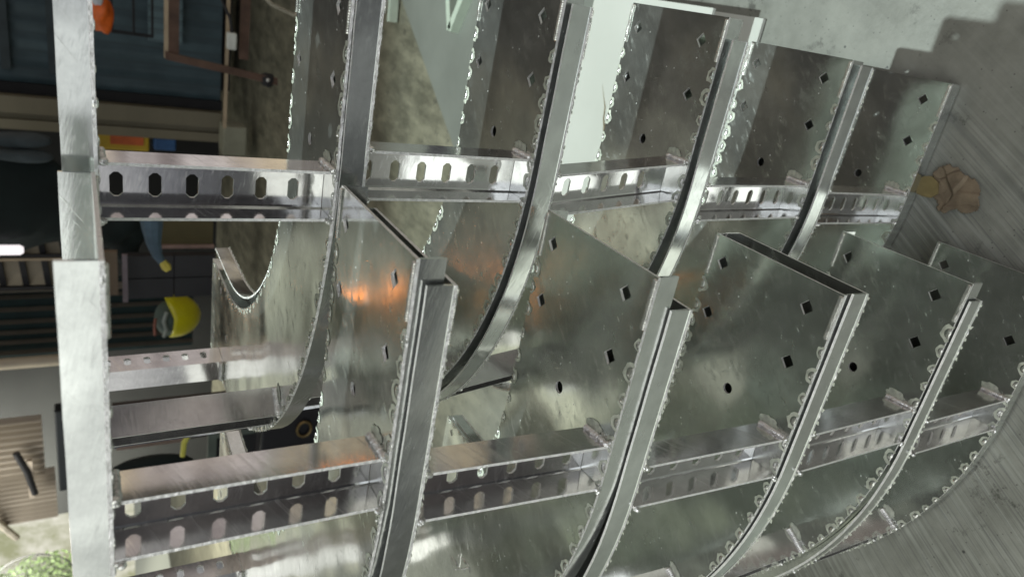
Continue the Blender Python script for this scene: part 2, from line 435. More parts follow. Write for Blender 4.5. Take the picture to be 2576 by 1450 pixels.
for rows, st, Ro, grp in ((ROWU, SU, RU, GU), (ROWL, SL, RL, GL)):
    for PL, PR, (eL, rL), (eR, rR), lab in rows:
        base = (PR + .1, eR + st + Ro, rR + Ro)
        root = empty('cable_ladder_elbow', base, lab, 'ladder elbow', grp)
        gL, gR = (eL, rL, st, Ro), (eR, rR, st, Ro)
        rail(root, base, PL, -1, *gL); rail(root, base, PR, 1, *gR)
        for w in (0, 1, 2, 3): rung(root, base, PL, PR, gL, gR, w)

# ---------------------------------------------------------------- floor
PF = 9.62
def muls(nt, a, b):
    m = N(nt.nodes, 'ShaderNodeMath', operation='MULTIPLY'); nt.links.new(a, m.inputs[0]); nt.links.new(b, m.inputs[1]); return m.outputs[0]
def floor_material():
    m, nt, b = mat('workshop_concrete')
    t = N(nt.nodes, 'ShaderNodeTexCoord'); sp = N(nt.nodes, 'ShaderNodeSeparateXYZ'); nt.links.new(t.outputs['Object'], sp.inputs[0])
    big = noise(nt, 2.2, 5); mid = noise(nt, 14, 6, .65); fine = noise(nt, 120, 4, .7)
    # trowelled and dragged grooves running diagonally
    gr = noise(nt, 130, 3, .6, (.02, 1, 1), (0, 0, math.radians(60)))
    gr2 = noise(nt, 420, 2, .6, (.02, 1, 1), (0, 0, math.radians(60)))
    c1 = mix_rgb(nt, ramp(nt, mid, .3, .7), (.10, .105, .09), (.29, .302, .265))
    c2 = mix_rgb(nt, ramp(nt, big, .35, .65), (.10, .10, .08), (.28, .29, .255))
    c = mix_rgb(nt, .5, c1, c2)
    # the far floor is browner and mottled
    far = ramp(nt, sp.outputs[1], 1.0, 1.8)
    mot = noise(nt, 9, 5, .7, (1.8, .6, 1))
    cf = mix_rgb(nt, ramp(nt, mot, .35, .7), (.10, .098, .07), (.26, .25, .18))
    c = mix_rgb(nt, far, c, cf)
    near = muls(nt, ramp(nt, sp.outputs[1], .55, .95, 1, 0), ramp(nt, sp.outputs[0], -.14, .02, 1, .12))
    c = mix_rgb(nt, muls(nt, muls(nt, ramp(nt, gr, .48, .62, 0, .6), near), ramp(nt, noise(nt, 5, 3), .35, .55)), c, (.33, .35, .315))
    c = mix_rgb(nt, muls(nt, ramp(nt, gr2, .5, .66, 0, .7), near), c, (.13, .135, .13))
    crk = noise(nt, 22, 7, .8); blot = noise(nt, 6, 4, .6, None, (.1, .2, .3))
    c = mix_rgb(nt, muls(nt, ramp(nt, crk, .57, .64, 0, .8), ramp(nt, blot, .4, .55)), c, (.05, .05, .042))
    lng = noise(nt, 26, 1, .5, (.012, 1, 1), (0, 0, math.radians(60)))
    c = mix_rgb(nt, muls(nt, ramp(nt, lng, .66, .70, 0, .6), near), c, (.07, .075, .07))
    speck = N(nt.nodes, 'ShaderNodeTexVoronoi'); speck.inputs['Scale'].default_value = 90; nt.links.new(t.outputs['Object'], speck.inputs[0])
    c = mix_rgb(nt, ramp(nt, speck.outputs['Distance'], .05, .12, .75, 0), c, (.06, .06, .055))
    sp2 = N(nt.nodes, 'ShaderNodeTexVoronoi'); sp2.inputs['Scale'].default_value = 28; nt.links.new(t.outputs['Object'], sp2.inputs[0])
    c = mix_rgb(nt, ramp(nt, sp2.outputs['Distance'], .04, .07, .85, 0), c, (.03, .03, .03))
    nt.links.new(c, b.inputs['Base Color'])
    nt.links.new(ramp(nt, mid, .3, .8, .36, .62), b.inputs['Roughness']); nt.links.new(muls(nt, near, ramp(nt, mid, .3, .7, .35, .15)), b.inputs['Metallic'])
    bump(nt, b, gr, .12, .001); bump(nt, b, gr2, .1, .0006); bump(nt, b, fine, .35, .001); bump(nt, b, mid, .3, .003)
    return m
M_floor = floor_material()
fb = MB(); fb.box((PF, -60, -12), (PF + .5, 90, 100)); tag(fb.build('floor', M_floor), None, None, None, 'structure')


# ---------------------------------------------------------------- things lying on the floor
def poly_prism(name, pts, p0, p1, m, label=None, cat=None, group=None, base=None):
    """flat piece on a plane of constant p; pts = (q, r)"""
    vs, fs = plate2d(pts, [], abs(p1 - p0)); mb = MB()
    mb.add([(p0 + z, x, y) for x, y, z in vs], [f for f, s_ in fs])
    return tag(mb.build(name, m, None, base or (p1, pts[0][0], pts[0][1])), label, cat, group)

# torn brown paper with a yellow stub
M_paper = simple('brown_paper', (.15, .118, .078), .85, 0, .4, 38, 1.0)
M_tape = simple('yellow_tape', (.17, .135, .055), .8, 0, .25, 40, .6)
pts = [(.93, 5.02), (.86, 4.93), (.87, 4.80), (.92, 4.68), (.95, 4.56), (1.02, 4.47), (1.10, 4.42), (1.17, 4.40), (1.24, 4.36), (1.30, 4.37), (1.36, 4.45), (1.38, 4.52), (1.36, 4.62), (1.41, 4.68), (1.46, 4.76), (1.44, 4.84), (1.37, 4.86), (1.33, 4.90), (1.29, 5.00), (1.2, 5.06), (1.1, 5.04), (1.02, 5.06)]
pp_ = []
for i, (q, r) in enumerate(pts):
    q2, r2 = pts[(i + 1) % len(pts)]
    for k in range(4):
        t = k / 4; pp_.append((q + (q2 - q) * t + random.uniform(-.014, .014), r + (r2 - r) * t + random.uniform(-.014, .014)))
def inside(q, r, poly):
    w = False; n_ = len(poly)
    for i_ in range(n_):
        (a, b_), (c_, d_) = poly[i_], poly[i_ - 1]
        if (b_ > r) != (d_ > r) and q < (c_ - a) * (r - b_) / (d_ - b_) + a: w = not w
    return w
seeds = [(random.uniform(.8, 1.55), random.uniform(4.3, 5.2), random.uniform(-.5, .5), random.uniform(-.5, .5), random.uniform(0, .045)) for _ in range(16)]
def crumple(q, r):
    d_ = sorted((math.hypot(q - a, r - b_), h_ + gx * (q - a) * .35 + gy * (r - b_) * .35) for a, b_, gx, gy, h_ in seeds)
    w = min(1, (d_[1][0] - d_[0][0]) / .035); return .022 + max(0, d_[0][1] * w + (d_[0][1] + d_[1][1]) / 2 * (1 - w)) - .012 * (1 - w)
mb = MB(); st = .013; idx = {}; vs_l = []; fs_l = []
def vid(i_, k_):
    if (i_, k_) not in idx:
        q_, r_2 = .8 + i_ * st, 4.3 + k_ * st; idx[(i_, k_)] = len(vs_l); vs_l.append((PF - max(.008, crumple(q_, r_2)), q_, r_2))
    return idx[(i_, k_)]
for i_ in range(55):
    for k_ in range(68):
        if inside(.8 + (i_ + .5) * st, 4.3 + (k_ + .5) * st, pp_): fs_l.append((vid(i_, k_), vid(i_ + 1, k_), vid(i_ + 1, k_ + 1), vid(i_, k_ + 1)))
mb.add(vs_l, fs_l, 0, True)
root = tag(mb.build('torn_paper', M_paper, None, (PF, 1.2, 4.7), sharp=14), 'crumpled torn piece of brown paper with a yellow stub on the grooved floor', 'paper scrap')
sm_ = root.modifiers.new('thick', 'SOLIDIFY'); sm_.thickness = .0006
st_pts = [(1.06, 5.06), (1.09, 5.16), (1.15, 5.22), (1.24, 5.20), (1.33, 5.17), (1.34, 5.08), (1.33, 4.97), (1.25, 4.9), (1.12, 4.95)]
vs2, fs2 = plate2d(st_pts, [], .02); mb = MB(); mb.add([(PF - .052 + z, x, y) for x, y, z in vs2], [f for f, _ in fs2])
stub = mb.build('yellow_stub', M_tape, root, (PF, 1.2, 4.7))

# pale cracked panel: a shallow folded tray leaning flat behind the rear row
def panel_material():
    m, nt, b = mat('pale_painted_panel')
    n = noise(nt, 3, 4); c = mix_rgb(nt, ramp(nt, n, .3, .7), (.54, .56, .51), (.62, .64, .59))
    nt.links.new(c, b.inputs['Base Color']); b.inputs['Roughness'].default_value = .45; bump(nt, b, n, .2, .01)
    return m
M_panel = panel_material()
def tray(name, q0, q1, r0, r1, p0, p1, m, label, cat):
    base = (p1, (q0 + q1) / 2, (r0 + r1) / 2); root = empty(name, base, label, cat)
    t = .06
    mb = MB(); mb.box((p0, q0, r0), (p0 + t, q1, r1)); mb.build('top_sheet', m, root, base)
    mb = MB(); mb.box((p1 - t, q0, r0 - .35), (p1, q1, r1)); mb.build('bottom_sheet', m, root, base)
    mb = MB(); mb.box((p0 + t + .003, q0, r1 - t), (p1 - t - .003, q1, r1 - .003)); mb.build('back_fold', m, root, base)
    mb = MB(); mb.box((p0 + t + .003, q0 + .9, r0 + .03), (p1 - t - .003, q0 + .96, r1 - t - .003)); mb.build('end_fold', m, root, base)
    return root, base
wp, wbase = tray('cracked_panel', -.52, 6.0, 8.95, 12.2, 8.75, PF - .01, M_panel, 'pale green painted folded panel with a hairline crack behind the rear row', 'panel')
mb = MB(); cr = [(1.1, 11.35), (1.35, 11.2), (1.5, 11.1), (1.72, 11.06), (1.85, 10.98), (2.1, 10.93), (2.35, 10.8), (2.6, 10.7)]
mb.tube([(8.752, q, r) for q, r in cr], [.004, .01, .018, .02, .03, .018, .01, .004], 6); mb.build('crack', simple('crack_dirt', (.22, .17, .08)), wp, wbase)

# grey sheet on the far floor with triangular cut-outs and a raised brace
M_grey = simple('dull_grey_sheet', (.20, .215, .19), .5, .2, .12, 4, .2)
poly_prism('grey_sheet', [(-6, 27), (.58, 24.3), (2.3, 21.7), (4.3, 18.7), (7.2, 17.0), (9, 12.9), (-2, 12.9), (-6, 17)], PF - .06, PF - .002, M_grey, 'dull grey metal sheet lying flat on the olive floor', 'metal sheet')
M_edge = simple('cut_steel_edge', (.62, .72, .6), .4, .3, .1)
bb = (PF - .06, .4, 20); root = empty('triangle_brace', bb, 'slim pale bars meeting in points on the grey sheet at the picture top', 'brace')
for a, b_ in (((1.02, 19.7), (-1.6, 20.9)), ((1.02, 19.7), (-1.4, 18.3)), ((1.35, 24.6), (-1.5, 24.9))):
    mb = MB(); d = Vector((b_[0] - a[0], b_[1] - a[1])).normalized(); nn_ = Vector((-d.y, d.x)) * .12
    v = [(h, x + sx * nn_.x, y + sx * nn_.y) for h in (PF - .35, PF - .062) for (x, y) in (a, b_) for sx in (-1, 1)]
    mb.add(v, [(0, 1, 3, 2), (4, 6, 7, 5), (0, 2, 6, 4), (1, 5, 7, 3), (0, 4, 5, 1), (2, 3, 7, 6)]); mb.build('bar', M_edge, root, bb)
M_dark = simple('dark_cutout_tone', (.02, .018, .024), .9, 0, .4, 5, .4)
poly_prism('dark_cutout_patch', [(.7, 19.6), (-3.0, 20.9), (-3.0, 18.3)], PF - .1, PF - .063, M_dark, 'dark purple patch standing in for the dark cut-out between the pale brace bars', 'mat')  # dark patch put in for the dark inside of the cut-out

# ---------------------------------------------------------------- the workshop beyond
def bgb(name, p0, p1, q0, q1, r, depth, m, label, cat, group=None, bev=0.0):
    mb = MB(); mb.box((p0, q0, r), (p1, q1, r + depth))
    o = tag(mb.build(name, m, None, (p1, (q0 + q1) / 2, r + depth / 2)), label, cat, group)
    if bev:
        b = o.modifiers.new('bevel', 'BEVEL'); b.width = bev * S; b.segments = 3
    return o
def wave_mat(name, colr, scale, axis, rough=.6, strength=.8, dist=.02, var=.2, dark=.6):
    m, nt, b = mat(name); t = N(nt.nodes, 'ShaderNodeTexCoord'); w = N(nt.nodes, 'ShaderNodeTexWave', wave_type='BANDS', bands_direction=axis)
    w.inputs['Scale'].default_value = scale; w.inputs['Distortion'].default_value = .3; nt.links.new(t.outputs['Object'], w.inputs['Vector'])
    n = noise(nt, 6, 4); c = mix_rgb(nt, ramp(nt, n, .3, .7), tuple(x * (1 - var) for x in colr), tuple(x * (1 + var) for x in colr))
    c = mix_rgb(nt, ramp(nt, w.outputs['Fac'], .0, .15), tuple(x * dark for x in colr), c)
    nt.links.new(c, b.inputs['Base Color']); b.inputs['Roughness'].default_value = rough; bump(nt, b, w.outputs['Fac'], strength, dist)
    return m
M_wall = simple('dark_wall', (.010, .011, .010), .9, 0, .4, 2, .5)  # near-black wall colour, slightly mottled
bgb('back_wall', -9, PF, -14, 49, 60, 2, M_wall, 'dark workshop wall behind the machines', 'wall')
M_blue = wave_mat('blue_boarding', (.058, .095, .108), 3.2, 'X', .6, .6, .02, .25, .75)
bgb('boarded_partition', -5.0, 8.0, -14, 9.3, 50, 1, M_blue, 'blue grey horizontal boarding of a partition in the background', 'partition')
M_frame = simple('black_frame', (.012, .012, .013), .7, 0, .3)
bgb('dark_gap_strip', -5.2, 8.1, 9.32, 9.9, 49.7, 1.2, M_frame, 'black gap strip between blue boarding and cream beam', 'rail')  # solid black strip put in for the dark gap
M_cream = simple('cream_board', (.20, .18, .12), .6, 0, .15, 3, .2, (.2, 1, 1))
root = empty('cream_beam', (8, 10.8, 49), 'long cream coloured boxed beam below the blue boarding', 'beam')
for q0, q1, dr in ((9.95, 10.9, 0), (10.93, 11.25, .25), (11.28, 11.85, .05)):
    mb = MB(); mb.box((-5.2, q0, 49 + dr), (8.0, q1, 50)); mb.build('board', M_cream, root, (8, 10.8, 49))
for q in (-2, 2.4, 6.0):
    pass
M_post = simple('dark_post', (.035, .05, .055), .7)
for p0, lab in ((-3.6, 'dark vertical strut of the blue boarding nearest the left picture edge'), (-1.35, 'dark vertical strut of the blue boarding beside the bright flange')):
    bgb('partition_strut', p0, p0 + .45, -14, 8.6, 49.6, .3, M_post, lab, 'strut', 'struts on the blue partition')
# crate shelf
M_yel = simple('yellow_plastic', (.50, .34, .02), .5, 0, .25, 5); M_or = simple('orange_label', (.55, .12, .03), .6, 0, .3, 6)
y = bgb('yellow_crate', 1.0, 3.84, 11.95, 13.0, 50, 1.5, M_yel, 'yellow crate with an orange front under the cream beam', 'crate', None, .12)
mb = MB(); mb.box((1.65, 11.97, 49.9), (3.5, 12.6, 49.99)); mb.build('front_label', M_or, y, (3.84, 12.475, 50.75))
bgb('blue_box', 4.1, 5.4, 12.05, 12.85, 50, 1.2, simple('blue_plastic', (.03, .10, .25), .5), 'small blue plastic box beside the yellow crate', 'box', None, .1)
bgb('cream_carton', 7.6, 9.0, 10.1, 11.9, 46, 1.6, simple('cream_card', (.30, .30, .22), .8, 0, .15, 8), 'cream carton at the foot of the cream beam', 'carton', None, .1)
# orange bag
def lumpy(name, c, rad, m, label, cat, seed=1, amp=.25, sub=3):
    import bmesh
    bm = bmesh.new(); bmesh.ops.create_icosphere(bm, subdivisions=sub, radius=1); rnd = random.Random(seed)
    fr = [(rnd.uniform(1.5, 4), rnd.uniform(0, 6), rnd.uniform(1.5, 4), rnd.uniform(0, 6), rnd.uniform(2, 5)) for _ in range(4)]
    me = bpy.data.meshes.new(name)
    for v in bm.verts:
        d = 1 + amp * sum(math.sin(v.co.x * a + b) * math.sin(v.co.y * c_ + d_ + v.co.z * e) for a, b, c_, d_, e in fr) / 2
        v.co = Vector((-v.co.y * rad[1] * S * d, v.co.z * rad[2] * S * d, -v.co.x * rad[0] * S * d))
    bm.to_mesh(me); bm.free(); me.materials.append(m)
    for f in me.polygons: f.use_smooth = True
    o = bpy.data.objects.new(name, me); scene.collection.objects.link(o); o.location = W(*c); return tag(o, label, cat)
M_bag = simple('orange_plastic', (.75, .14, .015), .5, 0, .3, 14, .8)
lumpy('orange_bag', (1.1, 3.9, 40), (.45, .85, .4), M_bag, 'bright orange plastic bag hanging in front of the blue boarding', 'bag', 3)
lumpy('white_bag', (.95, 3.1, 39.4), (.25, .45, .2), simple('white_plastic', (.6, .62, .65), .5), 'white rag above the bright orange bag', 'rag', 5)
# barred frame
root = empty('barred_frame', (3.7, 4, 45), 'small black barred frame with three uprights on the blue boarding', 'frame')
for p in (1.68, 2.7, 3.6):
    mb = MB(); mb.box((p, -2, 45), (p + .11, 5.3, 45.2)); mb.build('bar', M_frame, root, (3.7, 4, 45))
mb = MB(); mb.box((1.68, 5.2, 45.21), (3.71, 5.36, 45.4)); mb.build('crossbar', M_frame, root, (3.7, 4, 45))
bgb('light_louvre', 3.75, 5.6, -3, 6.0, 49.0, .4, wave_mat('pale_blue_slats', (.13, .20, .22), 5, 'X', .5, .7, .02, .1, .7), 'paler blue slatted patch beside the black barred frame', 'louvre')
# angle iron rack
M_iron = simple('rusty_iron', (.11, .065, .045), .7, .3, .4, 10, .5); M_iron2 = simple('pale_iron_edge', (.38, .30, .20), .6, .2, .2)
rb = (8.3, 4, 36); root = empty('angle_iron_rack', rb, 'rusty slotted angle iron rack with a hanging white socket at the picture top', 'rack')
for p0, p1, q1, m in ((3.39, 3.55, 5.05, M_iron2), (3.56, 3.98, 4.85, M_iron), (5.95, 6.08, 8.0, M_iron2), (6.55, 6.95, 4.7, M_iron)):
    mb = MB(); mb.box((p0, -12, 36), (p1, q1, 36.25)); mb.build('upright', m, root, rb)
mb = MB(); vv = [(p, q, r) for p, q in ((3.42, 4.75), (8.3, 5.35)) for q, r in ((q - .0, 35.8), (q + .33, 35.8), (q, 35.95), (q + .33, 35.95))]
mb.add(vv, [(0, 1, 5, 4), (2, 6, 7, 3), (0, 4, 6, 2), (1, 3, 7, 5), (0, 2, 3, 1), (4, 5, 7, 6)]); mb.build('crossbar', M_iron, root, rb)
bgb('white_socket', 5.86, 6.28, 3.5, 4.25, 35.2, .4, simple('white_socket_plastic', (.55, .57, .52), .5), 'small white socket box hanging from black cables on the rack', 'socket', None, .08)
mb = MB(); mb.tube([(6.1, -3, 35.3), (5.7, 0, 35.3), (5.9, 1.2, 35.2), (5.6, 2.2, 35.3), (5.95, 2.9, 35.2), (6.07, 3.5, 35.3)], .07, 6)
tag(mb.build('black_cable', M_frame, None, (6, 1, 35.3)), 'black cable leading to the white socket', 'cable')
mb = MB(); mb.tube([(5.2, -1.2, 33), (6.0, .8, 33), (7.2, 1.9, 33), (8.2, 2.2, 33), (8.8, 1.5, 33)], .09, 8)
tag(mb.build('pale_hose', simple('pale_hose_rubber', (.33, .31, .24), .6), None, (6, 1, 33)), 'pale curved hose hanging at the picture top left of the rear plates', 'hose')
lumpy('castor_wheel', (7.85, 5.5, 36), (.35, .35, .3), M_frame, 'black castor wheel standing on the far floor', 'castor', 4, .12)
hub = lumpy('hub', (7.8, 5.45, 35.6), (.09, .09, .06), simple('hub_steel', (.6, .6, .58), .3, .8), None, None, 4, .1)
hub.parent = bpy.data.objects['castor_wheel']; hub.location = W(7.8, 5.45, 35.6) - W(7.85, 5.5, 36)
bgb('bench_void', 4.6, 8.9, -12, 9, 52, 3, simple('bench_void', (.02, .02, .022), .8), 'black void of a bench under the blue boarding', 'bench')  # solid near-black block put in for the dark void
# grey cloths and green drape at the left edge
M_cl = simple('grey_cloth', (.05, .065, .07), .9, 0, .3, 8, .8, (1, .4, 1)); M_dr = simple('green_drape', (.004, .010, .009), .9, 0, .5, 4, .8)
lumpy('folded_cloth', (-2.4, 10.15, 40), (1.2, .35, .5), M_cl, 'upper grey folded cloth at the left picture edge', 'cloth', 8, .2)
lumpy('folded_cloth', (-2.4, 10.85, 39.8), (1.25, .33, .5), M_cl, 'lower grey folded cloth at the left picture edge', 'cloth', 9, .2)
lumpy('green_drape', (-3.2, 13.4, 40.5), (3.3, 2.3, .6), M_dr, 'dark green sheet drooping above the barred window', 'drape', 11, .34)
lumpy('green_drape', (1.6, 13.0, 36), (1.0, 1.5, .5), M_dr, 'dark green sheet hanging left of the blue rag', 'drape', 12, .34)
# barred window with tube lamp
wb_ = (-1.2, 17.4, 42); root = empty('barred_window', wb_, 'cream barred window at the left picture edge beneath the lamp tube', 'window')
mb = MB(); mb.box((-5.4, 15.6, 42.3), (-.9, 18.7, 42.6)); mb.build('pane', simple('dusty_pane', (.36, .31, .22), .6, 0, .15, 5), root, wb_)
for p in (-4.15, -3.15, -2.15, -1.2):
    mb = MB(); v = [(p + k * .28 + a, q, r) for k, q in ((0, 15.6), (1, 18.7)) for a in (0, .28) for r in (42.0, 42.28)]
    mb.add(v, [(0, 1, 3, 2), (4, 6, 7, 5), (0, 2, 6, 4), (1, 5, 7, 3), (0, 4, 5, 1), (2, 3, 7, 6)]); mb.build('bar', M_frame, root, wb_)
for q, m in ((16.75, M_frame), (16.95, M_iron2), (18.6, M_frame)):
    mb = MB(); mb.box((-5.4, q, 41.8), (-.9, q + .14, 41.98)); mb.build('rail', m, root, wb_)
m, nt, b = mat('lit_tube'); b.inputs['Emission Color'].default_value = (1, .93, .95, 1); b.inputs['Emission Strength'].default_value = .9
mb = MB(); mb.tube([(-4.6, 15.75, 40), (-4.4, 15.75, 40), (-2.75, 15.75, 40), (-2.6, 15.75, 40)], [.15, .25, .25, .15], 12)
tag(mb.build('tube_lamp', m, None, (-3.3, 15.75, 40)), 'short glowing white tube lamp in front of the barred window', 'lamp')
# shutter made of slats
M_sl = simple('shutter_slat', (.11, .10, .08), .55, 0, .2, 6, .2, (.1, 1, 1)); M_sd = simple('shutter_gap', (.012, .03, .028), .8)
sb = (5.6, 21, 42); root = empty('slatted_shutter', sb, 'dark slatted shutter with dim beige slats behind the yellow helmet', 'shutter')
mb = MB(); mb.box((-6.5, 18.6, 42.6), (5.6, 23.3, 43)); mb.build('backing', M_sd, root, sb)
for i, q in enumerate((18.75, 19.35, 20.1, 20.85, 21.5, 22.1, 22.75)):
    mb = MB(); hh = .5 if i == 0 else .26
    v = [(-6.5, q, 42.5), (-6.5, q + hh * .5, 42.2), (-6.5, q + hh, 42.5), (5.6, q, 42.5), (5.6, q + hh * .5, 42.2), (5.6, q + hh, 42.5)]
    mb.add(v, [(0, 1, 4, 3), (1, 2, 5, 4), (0, 3, 5, 2), (0, 2, 1), (3, 4, 5)]); mb.build('slat', M_sl, root, sb)
mb = MB(); mb.tube([(-6.5, 22.85, 41.2), (-1.3, 22.85, 41.2)], .32, 14)
tag(mb.build('cream_pipe', simple('cream_pipe_paint', (.55, .48, .36), .35, 0, .12, 8), None, (-3, 22.85, 41.2)), 'horizontal cream pipe below the slatted shutter at the left edge', 'pipe')
# lit corrugated cladding, daylight and greenery
M_cor = wave_mat('corrugated_cladding', (.50, .44, .34), 3.4, 'X', .5, .0, .02, .1, .45)
def corrugated(name, p0, p1, q0, q1, r, pitch, m, label, cat, skew=0):
    mb = MB(); n = int((q1 - q0) / pitch * 8); vs = []; fs = []
    for i in range(n + 1):
        q = q0 + (q1 - q0) * i / n; rr = r + .2 * math.cos(2 * PI * (q - q0) / pitch)
        for p in (p0, p1 + skew * (q - q0)): vs += [(p, q, rr), (p, q, rr + .06)]
    for i in range(n):
        a = i * 4; b_ = a + 4
        fs += [(a, a + 2, b_ + 2, b_), (a + 1, b_ + 1, b_ + 3, a + 3), (a, b_, b_ + 1, a + 1), (a + 2, a + 3, b_ + 3, b_ + 2)]
    fs += [(0, 1, 3, 2), (n * 4, n * 4 + 2, n * 4 + 3, n * 4 + 1)]
    mb.add(vs, fs, 0, True); return tag(mb.build(name, m, None, (p1, (q0 + q1) / 2, r), sharp=80), label, cat)
M_cor2 = simple('weathered_cladding', (.36, .32, .26), .55, 0, .2, 3, .1, (.1, 1, 1))
corrugated('corrugated_cladding', -7, -2.7, 28.9, 33.2, 45, .46, M_cor2, 'upper sunlit beige corrugated sheet at the left picture edge', 'cladding')
corrugated('corrugated_cladding', -7, -2.2, 33.3, 37.3, 45.4, .36, M_cor2, 'lower beige corrugated sheet just above the bright daylight', 'cladding')
bgb('dark_cabinet', -2.0, -.9, 28.4, 34.6, 44.6, 1, simple('teal_black', (.006, .010, .012), .6), 'dark cabinet beside the beige corrugated sheets', 'cabinet', None, .1)
bgb('beige_post', -3.6, -3.3, 31.6, 34.4, 44.2, .3, simple('beige_paint', (.5, .43, .34), .6), 'leaning beige post on the corrugated sheets', 'post')
mb = MB(); mb.tube([(-4.1, 30.9, 44.3), (-3.6, 32.4, 44.2), (-3.3, 34.2, 44.3)], .2, 8); tag(mb.build('dark_strap', M_frame, None, (-3.6, 32, 44.2)), 'dark strap hanging over the corrugated sheets', 'strap')
mb = MB(); mb.tube([(-6.6, 33.6, 44), (-4.6, 38.6, 45.6)], .22, 8); tag(mb.build('gate_bar', simple('pale_bar', (.6, .55, .45), .5), None, (-5.5, 36, 44.5)), 'slanting pale bar in front of the bright daylight', 'bar')
m, nt, b = mat('bright_daylight')
for n_ in list(nt.nodes): 
    if n_.type == 'BSDF_PRINCIPLED': nt.nodes.remove(n_)
em = N(nt.nodes, 'ShaderNodeEmission'); em.inputs[1].default_value = .8; nsk = noise(nt, 1.6, 4, .7)
nt.links.new(mix_rgb(nt, ramp(nt, nsk, .4, .62), (.45, .46, .28), (1, .97, .84)), em.inputs[0])
nt.links.new(em.outputs[0], nt.nodes['Material Output'].inputs[0])
mb = MB(); mb.box((-25, 50, 78), (4, 85, 78.5)); tag(mb.build('sky', m, None, (0, 66, 78)), None, None, None, 'structure')
def leafy(name, c, rad, n, m, label):
    mb = MB(); rnd = random.Random(sum(int(abs(x) * 10) for x in c))
    for i in range(n):
        d = Vector((rnd.gauss(0, 1), rnd.gauss(0, 1), rnd.gauss(0, 1))).normalized() * rnd.random() ** .4
        x = Vector((c[0] + d.x * rad[0], c[1] + d.y * rad[1], c[2] + d.z * rad[2]))
        a = Vector((rnd.gauss(0, 1), rnd.gauss(0, 1), rnd.gauss(0, .4))).normalized() * .28; b_ = a.cross(Vector((0, .3, 1))).normalized() * .14
        mb.add([x - a, x + b_, x + a, x - b_], [(0, 1, 2, 3)])
    return tag(mb.build(name, m, None, (c[0] + rad[0], c[1], c[2])), label, 'bush', 'bushes outside the gate')
M_lf = simple('sunlit_leaf', (.09, .13, .05), .6, 0, .6, 14, 0)
for bsdf in [n_ for n_ in M_lf.node_tree.nodes if n_.type == 'BSDF_PRINCIPLED']:
    bsdf.inputs['Emission Strength'].default_value = 0
leafy('green_bush', (-4.2, 58.5, 62), (3.6, 3.6, 1.5), 900, M_lf, 'sunlit green bush nearest the bright flange in the daylight corner')
leafy('green_bush', (-9.5, 58.5, 63), (3.0, 2.6, 1), 700, M_lf, 'sunlit green bush in the bottom left picture corner')
bush_light = lamp('outdoor_daylight', 'AREA', W(-12, 45, 50), 260, (1, .98, .88), 1.5, W(-4, 55, 62))
bgb('outer_post', -1.9, -.4, 45.5, 58, 55, 1, simple('grey_post_paint', (.16, .15, .15), .7), 'grey post beside the bright flange at the bottom left corner', 'post')
root = empty('wire_mesh_hoop', (-3, 49, 50), 'fine round wire mesh guard in front of the daylight', 'wire guard')
mb = MB(); mb.tube([(-4.3 + 3.3 * math.cos(a * PI / 20), 48.6 + 4.4 * math.sin(a * PI / 20), 50) for a in range(0, 41)], .05, 6); mb.build('rim', M_frame, root, (-3, 49, 50))
mb = MB()
for i in range(-10, 11):
    y_ = i / 11; L_ = math.sqrt(1 - y_ * y_)
    mb.tube([(-4.3 + 3.3 * (y_ * .8 - L_ * .6), 48.6 + 4.4 * (y_ * .6 + L_ * .8), 50), (-4.3 + 3.3 * (y_ * .8 + L_ * .6), 48.6 + 4.4 * (y_ * .6 - L_ * .8), 50)], .018, 4)
    mb.tube([(-4.3 + 3.3 * (y_ * .2 - L_ * .98), 48.6 + 4.4 * (y_ * .98 + L_ * .2), 50.05), (-4.3 + 3.3 * (y_ * .2 + L_ * .98), 48.6 + 4.4 * (y_ * .98 - L_ * .2), 50.05)], .018, 4)
mb.build('mesh', M_frame, root, (-3, 49, 50))
# things seen through the leftmost rear elbow
M_rag = simple('blue_rag', (.055, .09, .12), .9, 0, .3, 15, .6)
mb = MB(); mb.tube([(1.95, 8.3, 25), (1.98, 9.0, 25), (2.02, 9.6, 24.9), (2.12, 10.0, 24.8), (2.28, 10.25, 24.7)], [.42, .34, .24, .17, .12], 10)
o = tag(mb.build('blue_rag', M_rag, None, (2, 9, 25)), 'dangling blue grey rag with a yellow tip', 'rag')
mb = MB(); mb.tube([(2.26, 10.2, 24.7), (2.38, 10.38, 24.65), (2.45, 10.5, 24.6)], [.12, .16, .1], 8); mb.build('yellow_tip', simple('yellow_tip', (.45, .38, .06), .6), o, (2, 9, 25))
bgb('olive_board', 2.6, 5.45, 12.2, 13.55, 35, .4, simple('olive_board', (.085, .07, .025), .7, 0, .2, 5), 'dark olive board edged with pink behind the rag', 'board')
bgb('pink_strip', 3.0, 5.5, 13.57, 13.74, 34.9, .3, simple('pinkish_strip', (.34, .23, .19), .6), 'thin pinkish strip along the olive board', 'strip')
bgb('machine_bar', 1.42, 1.62, 13.3, 15.6, 33, .2, simple('mauve_bar', (.17, .14, .15), .6), 'upright mauve grey bar beside the dark cabinet doors', 'bar')
cb = (5.45, 14.8, 34); root = empty('cabinet_doors', cb, 'charcoal cabinet doors above the yellow helmet', 'cabinet')
M_char = simple('charcoal_paint', (.022, .022, .023), .5, 0, .25, 6)
for p0, p1, q0, q1 in ((1.68, 3.6, 13.76, 14.85), (3.64, 5.45, 13.76, 14.85), (1.68, 3.6, 14.9, 15.9), (3.64, 5.45, 14.9, 15.9)):
    mb = MB(); mb.box((p0, q0, 34), (p1, q1, 34.5)); mb.build('door', M_char, root, cb)
bgb('tan_panel', .4, 1.25, 13.3, 15.4, 33.4, .3, simple('tan_panel', (.15, .11, .07), .7, 0, .3, 4), 'tan panel with a dark patch left of the mauve bar', 'panel')
